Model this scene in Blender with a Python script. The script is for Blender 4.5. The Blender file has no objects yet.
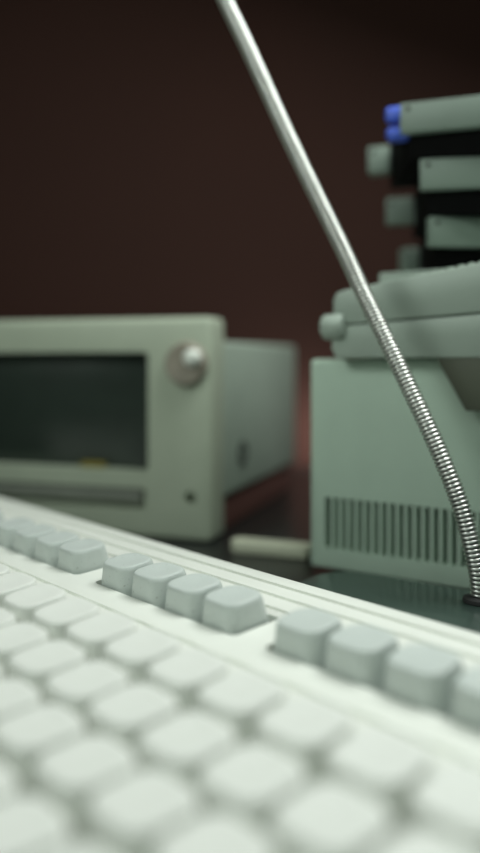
import bpy, bmesh, math, random
from mathutils import Vector, Matrix
random.seed(7)
SC = bpy.context.scene
COL = SC.collection
R = math.radians
CAMH = 0.105

# ---------------------------------------------------------------- materials
def mat(name, col, rough=0.5, metal=0.0, var=0.06, scale=60.0, bump=0.0, bscale=900.0, spec=0.5, coat=0.0, dirt=0.0):
    m = bpy.data.materials.new(name); m.use_nodes = True
    nt = m.node_tree; b = nt.nodes['Principled BSDF']
    b.inputs['Roughness'].default_value = rough
    b.inputs['Metallic'].default_value = metal
    b.inputs['Specular IOR Level'].default_value = spec
    b.inputs['Coat Weight'].default_value = coat
    tc = nt.nodes.new('ShaderNodeTexCoord')
    n = nt.nodes.new('ShaderNodeTexNoise'); n.inputs['Scale'].default_value = scale; n.inputs['Detail'].default_value = 4
    nt.links.new(tc.outputs['Object'], n.inputs['Vector'])
    cr = nt.nodes.new('ShaderNodeValToRGB')
    lo = [c*(1-var) for c in col]; hi = [min(1, c*(1+var)) for c in col]
    cr.color_ramp.elements[0].position = .3; cr.color_ramp.elements[0].color = (*lo, 1)
    cr.color_ramp.elements[1].position = .7; cr.color_ramp.elements[1].color = (*hi, 1)
    nt.links.new(n.outputs['Fac'], cr.inputs['Fac'])
    out = cr.outputs['Color']
    if dirt > 0:
        n3 = nt.nodes.new('ShaderNodeTexNoise'); n3.inputs['Scale'].default_value = 700; n3.inputs['Detail'].default_value = 3
        nt.links.new(tc.outputs['Object'], n3.inputs['Vector'])
        r3 = nt.nodes.new('ShaderNodeValToRGB')
        r3.color_ramp.elements[0].position = .66; r3.color_ramp.elements[0].color = (0, 0, 0, 1)
        r3.color_ramp.elements[1].position = .76; r3.color_ramp.elements[1].color = (dirt, dirt, dirt, 1)
        nt.links.new(n3.outputs['Fac'], r3.inputs['Fac'])
        mx = nt.nodes.new('ShaderNodeMixRGB'); mx.inputs['Color2'].default_value = (col[0]*.25, col[1]*.25, col[2]*.22, 1)
        nt.links.new(r3.outputs['Color'], mx.inputs['Fac']); nt.links.new(out, mx.inputs['Color1'])
        out = mx.outputs['Color']
    nt.links.new(out, b.inputs['Base Color'])
    if bump > 0:
        n2 = nt.nodes.new('ShaderNodeTexNoise'); n2.inputs['Scale'].default_value = bscale; n2.inputs['Detail'].default_value = 2
        nt.links.new(tc.outputs['Object'], n2.inputs['Vector'])
        bp = nt.nodes.new('ShaderNodeBump'); bp.inputs['Strength'].default_value = bump; bp.inputs['Distance'].default_value = .0003
        nt.links.new(n2.outputs['Fac'], bp.inputs['Height']); nt.links.new(bp.outputs['Normal'], b.inputs['Normal'])
    return m

M = dict(
    case   = mat('keyboard_cream_plastic', (.80, .82, .76), .45, bump=.15, var=.02),
    key    = mat('keycap_white_plastic', (.78, .80, .75), .5, bump=.2, var=.02),
    fkey   = mat('keycap_grey_plastic', (.55, .60, .57), .5, bump=.25, var=.03, dirt=.6),
    plate  = mat('switch_plate_dark', (.04, .05, .035), .7),
    foot   = mat('dark_rubber', (.02, .02, .02), .8),
    beige  = mat('computer_beige_plastic', (.50, .635, .525), .5, bump=.2, var=.03),
    grey   = mat('device_grey_plastic', (.36, .43, .37), .5, bump=.2, var=.03),
    taper  = mat('taper_brown_grey_plastic', (.085, .095, .065), .6, var=.05),
    bezel  = mat('monitor_beige_plastic', (.43, .485, .38), .45, bump=.2, var=.03),
    mbody  = mat('monitor_back_plastic', (.36, .43, .36), .55, var=.05),
    slot   = mat('slot_dark_plastic', (.012, .016, .013), .6),
    flap   = mat('flap_grey_plastic', (.24, .26, .22), .5),
    knob   = mat('dial_brown_grey_plastic', (.30, .27, .22), .4),
    cap    = mat('button_pale_plastic', (.75, .78, .72), .3),
    screen = mat('screen_dark_glass', (.030, .042, .034), .28, spec=.5, var=.1),
    yellow = mat('yellow_mark', (.22, .18, .03), .5),
    rail   = mat('rail_grey_green_plastic', (.22, .28, .235), .5, bump=.2, var=.04),
    black  = mat('drive_black_body', (.003, .003, .003), .8, spec=.1),
    blue   = mat('blue_plastic', (.07, .14, .70), .35),
    metal  = mat('gooseneck_steel', (.78, .79, .75), .31, metal=1.0, var=.05, scale=300),
    base   = mat('lamp_base_enamel', (.032, .054, .045), .3, coat=.3, var=.05),
    brown  = mat('red_brown_plastic', (.13, .06, .05), .5),
    desk   = mat('desk_dark_laminate', (.016, .018, .017), .3, var=.15, scale=15),
    wall   = mat('wall_brown_paint', (.043, .0138, .0082), .9, var=.06, scale=4, bump=.2, bscale=120),
    strip  = mat('pale_cream_plastic', (.60, .62, .48), .5, var=.03),
)

# ---------------------------------------------------------------- helpers
def link(name, bm, m, parent=None, loc=None, smooth=True, angle=32):
    me = bpy.data.meshes.new(name)
    bmesh.ops.recalc_face_normals(bm, faces=bm.faces[:])
    if smooth:
        for f in bm.faces: f.smooth = True
        for e in bm.edges:
            if len(e.link_faces) == 2 and e.calc_face_angle(0) > R(angle): e.smooth = False
    bm.to_mesh(me); bm.free()
    me.materials.append(M[m] if isinstance(m, str) else m)
    o = bpy.data.objects.new(name, me); COL.objects.link(o)
    if parent: o.parent = parent
    if loc: o.location = loc
    return o

def empty(name, label, cat, loc=(0, 0, 0), rot=(0, 0, 0), group=None):
    o = bpy.data.objects.new(name, None); COL.objects.link(o)
    o.empty_display_size = .02
    o.location = loc; o.rotation_euler = rot
    o['label'] = label; o['category'] = cat
    if group: o['group'] = group
    return o

def tag(o, label, cat, group=None):
    o['label'] = label; o['category'] = cat
    if group: o['group'] = group
    return o

def box(bm, x0, x1, y0, y1, z0, z1, bev=0.0, seg=3):
    r = bmesh.ops.create_cube(bm, size=1)
    vs = r['verts']
    for v in vs:
        v.co = Vector((x0 + (v.co.x+.5)*(x1-x0), y0 + (v.co.y+.5)*(y1-y0), z0 + (v.co.z+.5)*(z1-z0)))
    if bev > 0:
        es = list({e for v in vs for e in v.link_edges})
        bmesh.ops.bevel(bm, geom=es, offset=bev, segments=seg, affect='EDGES', profile=.5)
    return bm

def prism(bm, pts, axis, a0, a1, bev=0.0, seg=2):
    """polygon pts (2d) extruded along axis ('x','y','z') from a0 to a1"""
    def mk(p, a):
        if axis == 'x': return (a, p[0], p[1])
        if axis == 'y': return (p[0], a, p[1])
        return (p[0], p[1], a)
    A = [bm.verts.new(mk(p, a0)) for p in pts]
    B = [bm.verts.new(mk(p, a1)) for p in pts]
    n = len(pts); fs = [bm.faces.new(A[::-1]), bm.faces.new(B)]
    for i in range(n):
        fs.append(bm.faces.new((A[i], A[(i+1) % n], B[(i+1) % n], B[i])))
    bmesh.ops.recalc_face_normals(bm, faces=fs)
    if bev > 0:
        es = list({e for f in fs for e in f.edges})
        bmesh.ops.bevel(bm, geom=es, offset=bev, segments=seg, affect='EDGES', profile=.5)
    return bm

def rrect(x0, x1, y0, y1, r, n=6):
    pts = []
    for cx, cy, a0 in ((x1-r, y1-r, 0), (x0+r, y1-r, 90), (x0+r, y0+r, 180), (x1-r, y0+r, 270)):
        for i in range(n+1):
            a = R(a0 + 90*i/n); pts.append((cx + r*math.cos(a), cy + r*math.sin(a)))
    return pts

def loft(bm, rings, cap0=True, cap1=True):
    prev = None; L = []
    for ring in rings:
        L.append([bm.verts.new(p) for p in ring])
    for A, B in zip(L, L[1:]):
        n = len(A)
        for i in range(n):
            bm.faces.new((A[i], A[(i+1) % n], B[(i+1) % n], B[i]))
    if cap0: bm.faces.new(L[0][::-1])
    if cap1: bm.faces.new(L[-1])
    return bm

def lathe(bm, prof, n=28, mtx=None):
    """prof: (radius, z) list; around z"""
    rings = [[Vector((r*math.cos(2*math.pi*i/n), r*math.sin(2*math.pi*i/n), z)) for i in range(n)] for r, z in prof]
    if mtx: rings = [[mtx @ p for p in rg] for rg in rings]
    return loft(bm, rings)

def boolean(o, cutters):
    """subtract cutter bmeshes from mesh object o, leaving no helper object behind"""
    tmp = []
    for c in cutters:
        me = bpy.data.meshes.new('c'); bmesh.ops.recalc_face_normals(c, faces=c.faces[:]); c.to_mesh(me); c.free()
        oc = bpy.data.objects.new('c', me); COL.objects.link(oc); tmp.append(oc)
        oc.parent = o.parent
        md = o.modifiers.new('b', 'BOOLEAN'); md.operation = 'DIFFERENCE'; md.solver = 'EXACT'; md.object = oc
    dg = bpy.context.evaluated_depsgraph_get(); dg.update()
    me = bpy.data.meshes.new_from_object(o.evaluated_get(dg))
    o.modifiers.clear()
    old = o.data; o.data = me; me.name = o.name; bpy.data.meshes.remove(old)
    for t in tmp:
        m2 = t.data; bpy.data.objects.remove(t); bpy.data.meshes.remove(m2)
    bm = bmesh.new(); bm.from_mesh(me)
    for f in bm.faces: f.smooth = True
    for e in bm.edges: e.smooth = not (len(e.link_faces) == 2 and e.calc_face_angle(0) > R(32))
    bm.to_mesh(me); bm.free()
    return o

# ---------------------------------------------------------------- setting
wb = bmesh.new(); box(wb, -2.2, 2.4, 0.80, 0.85, -.75, 2.0)
wall = link('wall_back', wb, 'wall', smooth=False); wall['kind'] = 'structure'

fb = bmesh.new(); box(fb, -2.2, 2.4, -1.8, .80, -.80, -.75)
fo = link('floor', fb, 'wall', smooth=False); fo['kind'] = 'structure'
desk = empty('desk', 'dark glossy desk under the keyboard and the machines', 'desk', loc=(.05, .22, -.75))
db = bmesh.new(); box(db, -1.05, 1.05, -.57, .578, .72, .75, .002)
link('desk_top', db, 'desk', desk)
for dx in (-.98, .98):
    for dy in (-.50, .52):
        q = bmesh.new(); loft(q, [[(dx+sx*w, dy+sy*w, z) for sx, sy in ((1, 1), (-1, 1), (-1, -1), (1, -1))] for w, z in ((.022, 0), (.032, .7198))])
        link('leg', q, 'desk', desk)

# ---------------------------------------------------------------- keyboard
YAW = R(-48.0); TILT = R(3.6)
vh = Vector((.743, .669, 0))
kb = empty('keyboard', 'white computer keyboard with grey function keys and ridged back edge, filling the foreground', 'keyboard',
           loc=(vh.x*.018, vh.y*.018, 0.0006), rot=(TILT, 0, YAW))
def ly(d): return (d-.018)/math.cos(TILT)
PZ = .0154                        # panel height above the keyboard's own base
T0, T1 = -.452, .03
yb = ly(.2060)
# side profile of the case: bottom, front, panel with three grooves, rounded back edge
prof = [(0.004, 0), (yb-.004, 0), (yb, .004), (yb, PZ-.0035), (yb-.0012, PZ-.001), (yb-.0035, PZ)]
def groove(d, w, dep):
    y = ly(d); return [(y+w/2, PZ), (y+w/2-.0004, PZ-dep), (y-w/2+.0004, PZ-dep), (y-w/2, PZ)]
for d, w in ((.1958, .0020), (.1876, .0020), (.1790, .0018)):
    prof += groove(d, w, .0020)
prof += groove(.1437, .0018, .0018)
prof += [(.006, PZ), (.003, PZ-.0008), (.001, PZ-.003), (0, PZ-.006), (0, .003)]
cb = bmesh.new(); prism(cb, prof, 'x', T0, T1)
case = link('case', cb, 'case', kb)
U = .01905
F5 = -.2505
FG = .0888                        # pitch from one group of four to the next
groups = [(F5-2*FG, 4), (F5-FG, 4), (F5, 4), (F5+FG, 4), (F5+2*FG, 3)]
fy0 = ly(.1553); fy1 = fy0 + .0192
cut = []
for t, n in groups:
    c = bmesh.new()
    prism(c, rrect(t-.0003, t+n*U+.0003, fy0, fy1, .0022), 'z', PZ-.0110, PZ+.02); cut.append(c)
ROWD = [.1104, .0910, .0726, .0532, .0335]
my0, my1 = ly(.0312), ly(.1308)
c = bmesh.new(); prism(c, rrect(-.392, -.012, my0, my1, .003), 'z', PZ-.0110, PZ+.02); cut.append(c)
boolean(case, cut)
case.data.materials.clear(); case.data.materials.append(M['case'])
pb = bmesh.new()
box(pb, -.3915, -.0125, my0+.0005, my1-.0005, PZ-.0109, PZ-.0096)
for t, n in groups: box(pb, t, t+n*U, fy0+.0004, fy1-.0004, PZ-.0109, PZ-.0096)
link('switch_plate', pb, 'plate', kb, smooth=False)
for t in (-.41, -.02):
    fb = bmesh.new(); box(fb, t-.012, t+.012, yb-.028, yb-.018, -.0099, .0005, .001)
    link('tilt_foot', fb, 'foot', kb)
for t in (-.41, -.02):
    fb = bmesh.new(); box(fb, t-.012, t+.012, .012, .020, -.0010, .0005, .0003)
    link('rubber_pad', fb, 'foot', kb)

cache = {}
def keycap(w, hgt, slope, topd, ins):
    """one keycap: w units wide, tapering with a dished, rounded top"""
    k = (w, hgt, slope, topd, ins)
    if k in cache: return cache[k]
    bm = bmesh.new()
    bi = .0010 if ins < .0015 else .00045
    bw = w*U - 2*bi; bd = U - 2*bi
    z0 = -.0092
    def ring(x0, x1, y0, y1, r, zf, sl=0.0, dish=0.0):
        out = []
        r = min(r, .46*(x1-x0), .46*(y1-y0))
        for x, y in rrect(x0, x1, y0, y1, r, 6):
            out.append((x, y, zf + sl*(y-y0)))
        return out
    rings = [ring(bi, bi+bw, bi, bi+bd, .0022, z0)]
    tx0, tx1 = ins, w*U-ins; ty0 = .0013; ty1 = ty0+topd
    def lerp(a, b, f): return a+(b-a)*f
    for f in (.35, .7, .9):
        g = f*.92
        rings.append(ring(lerp(bi, tx0, g), lerp(bi+bw, tx1, g), lerp(bi, ty0, g), lerp(bi+bd, ty1, g), lerp(.0022, .0052, f), z0+(hgt-z0)*f, slope*f))
    for off, dz in ((.0000, -.0004), (.0003, -.00012), (.0008, 0.0), (.0020, -.00005), (.0038, -.00022), (.0054, -.0003)):
        rr = max(.0052-off*.5, .0008)
        rings.append(ring(tx0+off, tx1-off, ty0+off, ty1-off, rr, hgt+dz+slope*off, slope))
    loft(bm, rings)
    bmesh.ops.recalc_face_normals(bm, faces=bm.faces[:])
    me = bpy.data.meshes.new('key')
    for f in bm.faces: f.smooth = True
    bm.to_mesh(me); bm.free()
    cache[k] = me
    return me
def put_key(t, y, w, hgt, slope, topd, ins, m, label=None):
    me = keycap(w, hgt, slope, topd, ins)
    if not me.materials: me.materials.append(M[m])
    o = bpy.data.objects.new('key', me); COL.objects.link(o); o.parent = kb
    o.location = (t, y, PZ + random.uniform(-.00012, .00012))
    if label: o['label'] = label
    return o
for t, n in groups:
    for i in range(n):
        put_key(t+i*U, fy0, 1.0, .0078, .04, .0148, .0017, 'fkey', 'grey function key')
P1 = -.2320 - .2*U
stag = [0.0, .28, .86, 1.3]
hg = [.0096, .0091, .0088, .0084]; sl = [.06, .03, .0, -.03]
for r in range(4):
    t = P1 + stag[r]*U; y = ly(ROWD[r])
    n0 = int((t + .391)/U)
    ks = []
    tt = t - n0*U
    while tt + U < -.0125 - .0001:
        ks.append(tt); tt += U
    lead = ks[0] + .3915
    for i, a in enumerate(ks):
        if i == 0:
            w = round((ks[1] + .3910)/U, 3) if len(ks) > 1 else 1
            put_key(ks[1]-w*U, y, w, hg[r], sl[r], .0164, .0011, 'key'); continue
        if i == 1 and False: pass
        if i == len(ks)-1:
            w = round((-.0130 - a)/U, 3)
            put_key(a, y, w, hg[r], sl[r], .0164, .0011, 'key'); continue
        put_key(a, y, 1.0, hg[r], sl[r], .0164, .0011, 'key')
y = ly(ROWD[4])
for a, w in ((-.391, 1.5), (-.391+1.5*U, 1.5), (-.391+3*U, 9.0), (-.391+12*U, 1.5), (-.391+13.5*U, 1.5), (-.391+15*U, 1.5), (-.391+16.5*U, 3.3)):
    put_key(a, y, w, .0076, -.03, .0164, .0011, 'key')

# ---------------------------------------------------------------- small monitor at the back left
# local frame: origin at the front right bottom corner, +x to the right along the front, +y to the back
MY = .457; MX = (211-240)/800*MY
mon = empty('monitor', 'beige monitor with dark recessed screen and round dial, at the back left', 'monitor',
            loc=(MX, MY, 0), rot=(0, 0, R(-18)))
W = .236; H = .1300
fb = bmesh.new(); box(fb, -W, 0, 0, .025, 0.0002, H, .0035, 4)
front = link('bezel', fb, 'bezel', mon)
def cutbox(*a, r=.002):
    c = bmesh.new(); x0, x1, z0, z1, y1 = a
    prism(c, rrect(x0, x1, z0, z1, r), 'y', -.01, y1)
    return c
# place measured on the photograph, unprojected onto the front
def onfront(x, y):
    k = (x-240)/800
    s = (k*MY - MX)/(.951 + k*.309)      # s<0 to the left ; X = MX + s*.951 ; Y = MY - s*.309
    Y = MY - s*.309
    return s, CAMH - (y-360)*Y/800
sx, sz0 = onfront(148, 471.5); _, sz1 = onfront(148, 352)
SL = -W + .046
qx, qz0 = onfront(145, 510); _, qz1 = onfront(145, 489)
hx, hz = onfront(190, 498)
cuts = [cutbox(SL, sx, sz0, sz1, .011, r=.003), cutbox(SL, qx, qz0, qz1, .008, r=.0015)]
hb = bmesh.new(); lathe(hb, [(.0036, -.01), (.0036, .008)], 20, Matrix.Translation((hx, 0, hz)) @ Matrix.Rotation(R(-90), 4, 'X'))
cuts.append(hb)
boolean(front, cuts)
front.data.materials.clear(); front.data.materials.append(M['bezel'])
sb = bmesh.new()
nx, nz = 14, 10
vs = [[sb.verts.new((SL+.0002+(sx-SL-.0004)*i/nx, .0105 - .004*(1-((i/nx-.5)*2)**2)*(1-((j/nz-.5)*2)**2), sz0+.0002+(sz1-sz0-.0004)*j/nz)) for j in range(nz+1)] for i in range(nx+1)]
for i in range(nx):
    for j in range(nz): sb.faces.new((vs[i][j], vs[i+1][j], vs[i+1][j+1], vs[i][j+1]))
so = link('screen', sb, 'screen', mon); so['label'] = 'dark glass screen'
yx, yz = onfront(88, 465)
yb_ = bmesh.new(); box(yb_, yx-.008, yx+.008, .0055, .0085, yz-.0022, yz+.0012, .0003)
yo = link('screen_mark', yb_, 'yellow', mon); yo['label'] = 'small yellow mark at the foot of the screen'
fl = bmesh.new(); box(fl, SL+.001, qx-.003, .0012, .0075, qz0+.0036, qz1-.0014, .0008)
fo = link('drive_flap', fl, 'flap', mon); fo['label'] = 'grey flap in the slot under the screen'
kx, kz = onfront(187, 364)
rot = Matrix.Rotation(R(90), 4, 'X')
kbm = bmesh.new(); lathe(kbm, [(.0130, -.0002), (.0130, .001), (.0122, .004), (.0112, .0050), (.0060, .0045), (.0005, .0042)], 36, Matrix.Translation((kx, 0, kz)) @ rot)
ko = link('dial', kbm, 'knob', mon); ko['label'] = 'round brown grey dial'
cx_, cz_ = onfront(196.5, 358)
cbm = bmesh.new(); lathe(cbm, [(.0050, .0040), (.0050, .0085), (.0046, .0098), (.0036, .0108), (.0018, .0114), (.0003, .0115)], 24, Matrix.Translation((cx_, 0, cz_)) @ rot)
co = link('dial_button', cbm, 'cap', ko); co['label'] = 'pale round button on the dial'
bb = bmesh.new(); box(bb, -W+.004, -.0012, .0245, .205, .0215, .1165, .003, 3)
# move body's right side a little outwards as photographed
body = link('rear_case', bb, 'mbody', mon)
q = bmesh.new(); box(q, -W+.03, -.004, .030, .195, .0004, .0220, .001)
qo = link('base_block', q, 'brown', mon); qo['label'] = 'red brown block under the rear case'
pbm = bmesh.new(); lathe(pbm, [(.0078, -.0006), (.0078, .0010), (.0062, .0016), (.0044, -.0002), (.0005, -.0003)], 24, Matrix.Translation((-.0012, .062, .045)) @ Matrix.Rotation(R(90), 4, 'Y'))
po = link('port', pbm, 'slot', mon); po['label'] = 'dark round port on the side'
# ---------------------------------------------------------------- computer unit at the right
ang = math.atan2(-.044, .0687)
BX, BY = .0339, .390
comp = empty('computer', 'grey green computer case with a row of upright vent slots low on its front', 'computer',
             loc=(BX, BY, 0), rot=(0, 0, ang))
BZ0, BZ1 = .0042, .1055
BW = .150; BD = .15
def onbox(x, y, off=0.0):
    """photo pixel -> (along front, height) on the front plane of the computer (off = metres in front)"""
    k = (x-240)/800; c, s = math.cos(ang), math.sin(ang)
    ox, oy = BX + s*off, BY - c*off
    t = (k*oy - ox)/(c - k*s)
    Y = oy + t*s
    return t, CAMH - (y-360)*Y/800, Y
bb = bmesh.new(); box(bb, 0, BW, 0, BD, BZ0, BZ1, .0022, 3)
bcase = link('case', bb, 'beige', comp)
v0, vz1, _ = onbox(326, 497); _, vz0, _ = onbox(326, 548)
v1, _, _ = onbox(480, 513)
rc = bmesh.new(); prism(rc, rrect(v0-.0006, BW-.012, vz0, vz1, .0008, 3), 'y', -.01, .006)
boolean(bcase, [rc]); bcase.data.materials.clear(); bcase.data.materials.append(M['beige'])
gb = bmesh.new(); box(gb, v0-.0004, BW-.0122, .0052, .0058, vz0+.0002, vz1-.0002)
g0 = link('vent_backing', gb, 'slot', comp, smooth=False)
pitch = .00408; gb = bmesh.new(); x = v0 + .0023
while x + .002 < BW-.012:
    box(gb, x, x+.0019, .0002, .0053, vz0-.0002, vz1+.0002, .0003, 1); x += pitch
link('vent_grille', gb, 'beige', comp)
for fx in (.012, BW-.012):
    for fy in (.016, BD-.014):
        q = bmesh.new(); lathe(q, [(.006, .0002), (.0065, .001), (.0065, .0044)], 18, Matrix.Translation((fx, fy, 0)))
        link('foot', q, 'foot', comp)

# ---------------------------------------------------------------- wedge-shaped printer on the computer
OFF = .010
pr = empty('printer', 'grey printer with sloping lid and side knob, lying on the vented computer case', 'printer',
           loc=(BX, BY, BZ1), rot=(0, 0, ang))
def pp(x, y):
    t, z, Y = onbox(x, y, OFF); return t, z-BZ1
pl, _ = pp(331, 340)
pz0 = .0004
xr = .155
(a1, b1), (a2, b2) = pp(345, 325), pp(480, 313)
def seam(x): return b1 + (b2-b1)*(x-a1)/(a2-a1)
(c1, d1), (c2, d2) = pp(335, 291.5), pp(480, 262)
def top(x): return d1 + (d2-d1)*(x-c1)/(c2-c1)
xr_top = top(.12)
lb = bmesh.new()
prism(lb, [(pl+.002, pz0), (xr, pz0), (xr, seam(xr)-.0004), (pl, seam(pl)-.0004), (pl, pz0+.004)], 'y', -OFF, .135, .0012, 2)
link('lower_case', lb, 'grey', pr)
ub = bmesh.new()
ul = pl + .0006
lidpts = [(ul, seam(ul)+.0004), (xr-.0006, seam(xr)+.0004), (xr-.0006, min(top(xr), xr_top)), (.12, xr_top), (c1+.004, top(c1+.004)), (c1, top(c1)-.0006), (ul, top(c1)-.004)]
prism(ub, lidpts, 'y', -OFF+.0006, .022, .001, 2)
lid = link('lid', ub, 'grey', pr)
# ribs along the top edge of the lid
rb = bmesh.new(); x = pp(418, 270)[0]
sl_ = math.atan2(d2-d1, c2-c1)
while x < .118:
    r_ = bmesh.ops.create_cube(rb, size=1)
    mt = Matrix.Translation((x, .0, top(x)+.0002)) @ Matrix.Rotation(-sl_, 4, 'Y') @ Matrix.Diagonal((.0022, .016, .0014, 1))
    bmesh.ops.transform(rb, matrix=mt, verts=r_['verts']); x += .0045
link('ribs', rb, 'grey', lid, smooth=False)
# raised rear deck that carries the stack of drives
DECK = .148 - BZ1
k = (382-240)/800
rb = bmesh.new(); dx0 = .0266
box(rb, dx0, xr, .0222, .135, seam(dx0)-.001, DECK, .001, 2)
link('rear_deck', rb, 'grey', pr)
# side knob
kt, kzz = pp(336, 327)
q = bmesh.new(); lathe(q, [(.0040, -.0030), (.0054, -.0026), (.0060, -.0016), (.0060, .0062), (.0054, .0072), (.0040, .0078)], 28, Matrix.Translation((pl-.0008, -.0095, kzz)) @ Matrix.Rotation(R(90), 4, 'Y'))
link('side_knob', q, 'grey', pr)
# thin dark tapering plate just ahead of the computer's front
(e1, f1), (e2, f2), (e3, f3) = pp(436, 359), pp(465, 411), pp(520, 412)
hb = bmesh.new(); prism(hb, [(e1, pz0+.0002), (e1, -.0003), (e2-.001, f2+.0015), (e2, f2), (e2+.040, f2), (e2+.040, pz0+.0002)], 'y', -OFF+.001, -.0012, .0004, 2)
ho = link('tapering_plate', hb, 'taper', pr); ho['label'] = 'dark tapering plate below the front'

# ---------------------------------------------------------------- stack of drives
UH = .0269
def drive(label, xl, ztop, Yn, yaw, fx0, fx1, Yf, blue=False):
    """near left corner at photo column xl / distance Yn; far corner bracket between columns fx0 and fx1 / distance Yf"""
    X = (xl-240)/800*Yn
    rt = empty('disk_drive', label, 'disk drive', loc=(X, Yn, ztop-UH), rot=(0, 0, R(yaw)), group='drives stacked on the printer')
    inv = Matrix.Rotation(R(-yaw), 4, 'Z')
    def loc(x, Y): return inv @ Vector(((x-240)/800*Y - X, Y - Yn, 0))
    f0 = loc(fx0, Yf); f1 = loc(fx1, Yf)
    L = .085
    bm = bmesh.new()
    prism(bm, [(.004, .0045), (L, .0045), (L, f1.y+.004), (f1.x-.0012, f1.y+.004)], 'z', .0003, UH-.0012, .0006, 2)
    link('drive_body', bm, 'black', rt)
    bm = bmesh.new(); box(bm, 0, L, 0, .0052, UH-.0147, UH-.0002, .0005, 2)
    ra = link('side_rail', bm, 'rail', rt); ra['label'] = 'grey rail along the front'
    mm = Matrix.Translation((.0038, .0001, UH-.0030)) @ Matrix.Rotation(R(90), 4, 'X')
    bm = bmesh.new(); lathe(bm, [(.0011, -.0002), (.0011, .0003), (.0006, .0004), (.0002, .0002)], 14, mm)
    link('screw', bm, 'foot', ra)
    bm = bmesh.new(); box(bm, f0.x, f1.x, f1.y-.006, f1.y+.004, UH-.0187, UH-.0036, .0009, 2)
    br = link('corner_bracket', bm, 'rail', rt); br['label'] = 'grey corner bracket at the far end'
    mm = Matrix.Translation((f0.x+.0030, f1.y-.0059, UH-.0068)) @ Matrix.Rotation(R(90), 4, 'X')
    bm = bmesh.new(); lathe(bm, [(.0011, -.0002), (.0011, .0003), (.0006, .0004), (.0002, .0002)], 14, mm)
    link('screw', bm, 'foot', br)
    if blue:
        for z0, z1, xo, lab in ((UH-.0068, UH+.0012, -.0086, 'bright blue plug'), (UH-.0155, UH-.0088, -.0082, 'dark blue plug')):
            bm = bmesh.new(); box(bm, xo, .0046, .006, .015, z0, z1, .0026, 4)
            p = link('plug', bm, 'blue', rt); p['label'] = lab
    return rt
drive('topmost drive of the stack on the printer, with two blue plugs at its left end', 400, .2287, .385, -20, 368, 391, .452, True)
drive('middle drive of the stack, under the one with blue plugs', 420, .2287-UH, .385, -12, 386, 415, .462)
drive('lowest drive of the stack, lying on the printer', 430, .2287-2*UH, .388, 8, 400, 422, .478)

# ---------------------------------------------------------------- gooseneck lamp
def W3(x, y, Y): return Vector(((x-240)/800*Y, Y, CAMH-(y-360)*Y/800))
KG = .92
bz = CAMH - (602-360)*.326*KG/800
gp = W3(480, 602, .326*KG)
lamp = empty('gooseneck_lamp', 'steel gooseneck rising in a curve from a dark base plate beside the keyboard', 'lamp', loc=(gp.x, gp.y, 0))
def rel(p): return p - Vector((gp.x, gp.y, 0))
ctrl = [(480, 606, .326), (480, 596, .326), (478, 575, .326), (472, 548, .327), (462, 510, .329), (448, 473, .332), (432, 436, .336), (412, 394, .341), (391, 350, .347), (367, 301, .354), (340, 243, .362), (313, 188, .370), (289, 138, .378), (267.5, 91, .386), (246.5, 45, .394), (225, 0, .402), (205, -48, .410), (199, -100, .418)]
P = [rel(W3(c[0], c[1], c[2]*KG)) for c in ctrl]
P[0].z = bz; 
# catmull-rom, resampled by arc length
def cr(p0, p1, p2, p3, t):
    return .5*((2*p1) + (p2-p0)*t + (2*p0-5*p1+4*p2-p3)*t*t + (3*p1-p0-3*p2+p3)*t**3)
dense = []
Q = [P[0]*2-P[1]] + P + [P[-1]*2-P[-2]]
for i in range(len(P)-1):
    for j in range(60): dense.append(cr(Q[i], Q[i+1], Q[i+2], Q[i+3], j/60))
dense.append(P[-1])
S = [0]
for a, b in zip(dense, dense[1:]): S.append(S[-1] + (b-a).length)
TOT = S[-1]
PITCH = .00166; RAD = .0036
def at(s, k=[0]):
    import bisect
    i = min(max(bisect.bisect_right(S, s)-1, 0), len(S)-2)
    f = (s-S[i])/max(S[i+1]-S[i], 1e-9)
    return dense[i].lerp(dense[i+1], f)
up = Vector((0, 1, 0))
def frame(q):
    p = at(q)
    tg = (at(min(q+.003, TOT)) - at(max(q-.003, 0))).normalized()
    side = tg.cross(up).normalized(); u2 = side.cross(tg).normalized()
    return p, tg, side, u2
WR = PITCH*.41
bm = bmesh.new(); rings = []; n = 14
for i in range(int(TOT/.003)+1):
    p, tg, side, u2 = frame(i*.003); r = RAD - WR*1.45
    rings.append([p + side*(r*math.cos(2*math.pi*k/n)) + u2*(r*math.sin(2*math.pi*k/n)) for k in range(n)])
loft(bm, rings)
core = link('inner_core', bm, 'foot', lamp, angle=80)
core['label'] = 'dark core showing between the coils'
bm = bmesh.new(); rings = []; NT = 24; nw = 8
for i in range(int(TOT/PITCH*NT)):
    p, tg, side, u2 = frame(i*PITCH/NT)
    a = 2*math.pi*i/NT
    rad = side*math.cos(a) + u2*math.sin(a)
    c = p + rad*(RAD-WR)
    rings.append([c + rad*(WR*math.cos(2*math.pi*k/nw)) + tg*(WR*math.sin(2*math.pi*k/nw)) for k in range(nw)])
loft(bm, rings)
link('coiled_neck', bm, 'metal', lamp, angle=80)
bm = bmesh.new(); lathe(bm, [(.0060, bz-.0002), (.0064, bz+.0004), (.0062, bz+.0016), (.0048, bz+.0022), (.0036, bz+.0022)], 28)
link('collar', bm, 'foot', lamp)
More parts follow.
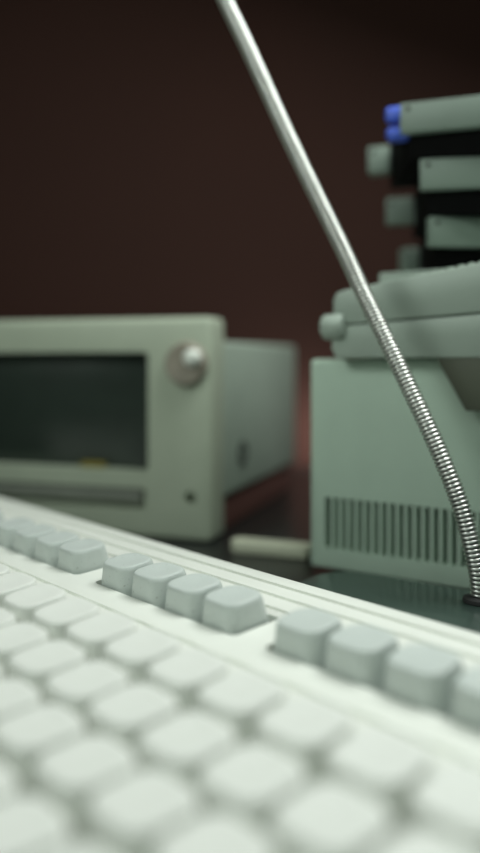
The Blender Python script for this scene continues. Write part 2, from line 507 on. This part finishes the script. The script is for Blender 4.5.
# flat base plate with rounded corners, parallel to the computer
bm = bmesh.new()
ca, sa = math.cos(R(-36)), math.sin(R(-36))
outline = rrect(-.070, .050, -.042, .0125, .018, 8)
def rp(pts, z, inset): 
    out = []
    for x, y in pts:
        cx, cy = -.010, -.009
        L = math.hypot(x-cx, y-cy); f = (L-inset)/L
        x, y = cx+(x-cx)*f, cy+(y-cy)*f
        out.append((x*ca - y*sa, x*sa + y*ca, z))
    return out
loft(bm, [rp(outline, .0003, .0006), rp(outline, .001, 0), rp(outline, bz-.0012, 0), rp(outline, bz-.0004, .0005), rp(outline, bz, .0016)])
link('base_plate', bm, 'base', lamp)

# ---------------------------------------------------------------- pale flat bar between monitor and computer
p0 = W3(228, 557, .434); p1 = W3(309, 563, .418)
dv = Vector((p1.x-p0.x, p1.y-p0.y, 0)); LL = dv.length
bar = bmesh.new()
prism(bar, rrect(0, LL, 0, .013, .005, 6), 'z', .0002, .0070, .0012, 2)
bo = link('plastic_tray', bar, 'strip'); bo.location = (p0.x, p0.y, 0); bo.rotation_euler = (0, 0, math.atan2(dv.y, dv.x))
tag(bo, 'pale flat plastic bar on the desk between monitor and computer', 'tray')

# ---------------------------------------------------------------- light
def area(name, loc, target, size, energy, col, size_y=None, spread=180):
    l = bpy.data.lights.new(name, 'AREA'); l.energy = energy; l.color = col; l.size = size
    if size_y: l.shape = 'RECTANGLE'; l.size_y = size_y
    l.spread = R(spread)
    o = bpy.data.objects.new(name, l); COL.objects.link(o); o.location = loc
    o.rotation_euler = (Vector(target)-Vector(loc)).to_track_quat('-Z', 'Y').to_euler()
    return o
area('key_light', (.20, .33, .52), (.02, .22, 0), .30, 3.0, (.95, 1.0, .96))
area('fill_light', (-.08, -.60, .62), (.05, .35, .05), .55, .95, (.80, 1.0, .86))
area('side_light', (-.50, -.05, .55), (.0, .36, .2), .24, .60, (.92, 1.0, .94), spread=100)
area('wall_glow', (.105, .735, .03), (.065, .80, .03), .04, .08, (1.0, .92, .88), .04, 140)
w = bpy.data.worlds.new('world'); SC.world = w; w.use_nodes = True
w.node_tree.nodes['Background'].inputs['Color'].default_value = (.55, .75, .62, 1)
w.node_tree.nodes['Background'].inputs['Strength'].default_value = .03

# ---------------------------------------------------------------- camera
cd = bpy.data.cameras.new('camera'); cam = bpy.data.objects.new('camera', cd); COL.objects.link(cam)
cam.location = (0, 0, CAMH); cam.rotation_euler = (R(90), 0, 0)
cd.sensor_fit = 'VERTICAL'; cd.sensor_height = 36; cd.sensor_width = 36
cd.lens = 800/853*36
cd.shift_y = -(426.5-360)/853
cd.clip_start = .005; cd.clip_end = 20
cd.dof.use_dof = True; cd.dof.focus_distance = .282; cd.dof.aperture_fstop = 3.3
SC.camera = cam
SC.view_settings.view_transform = 'Standard'
SC.view_settings.look = 'None'
SC.view_settings.exposure = 0
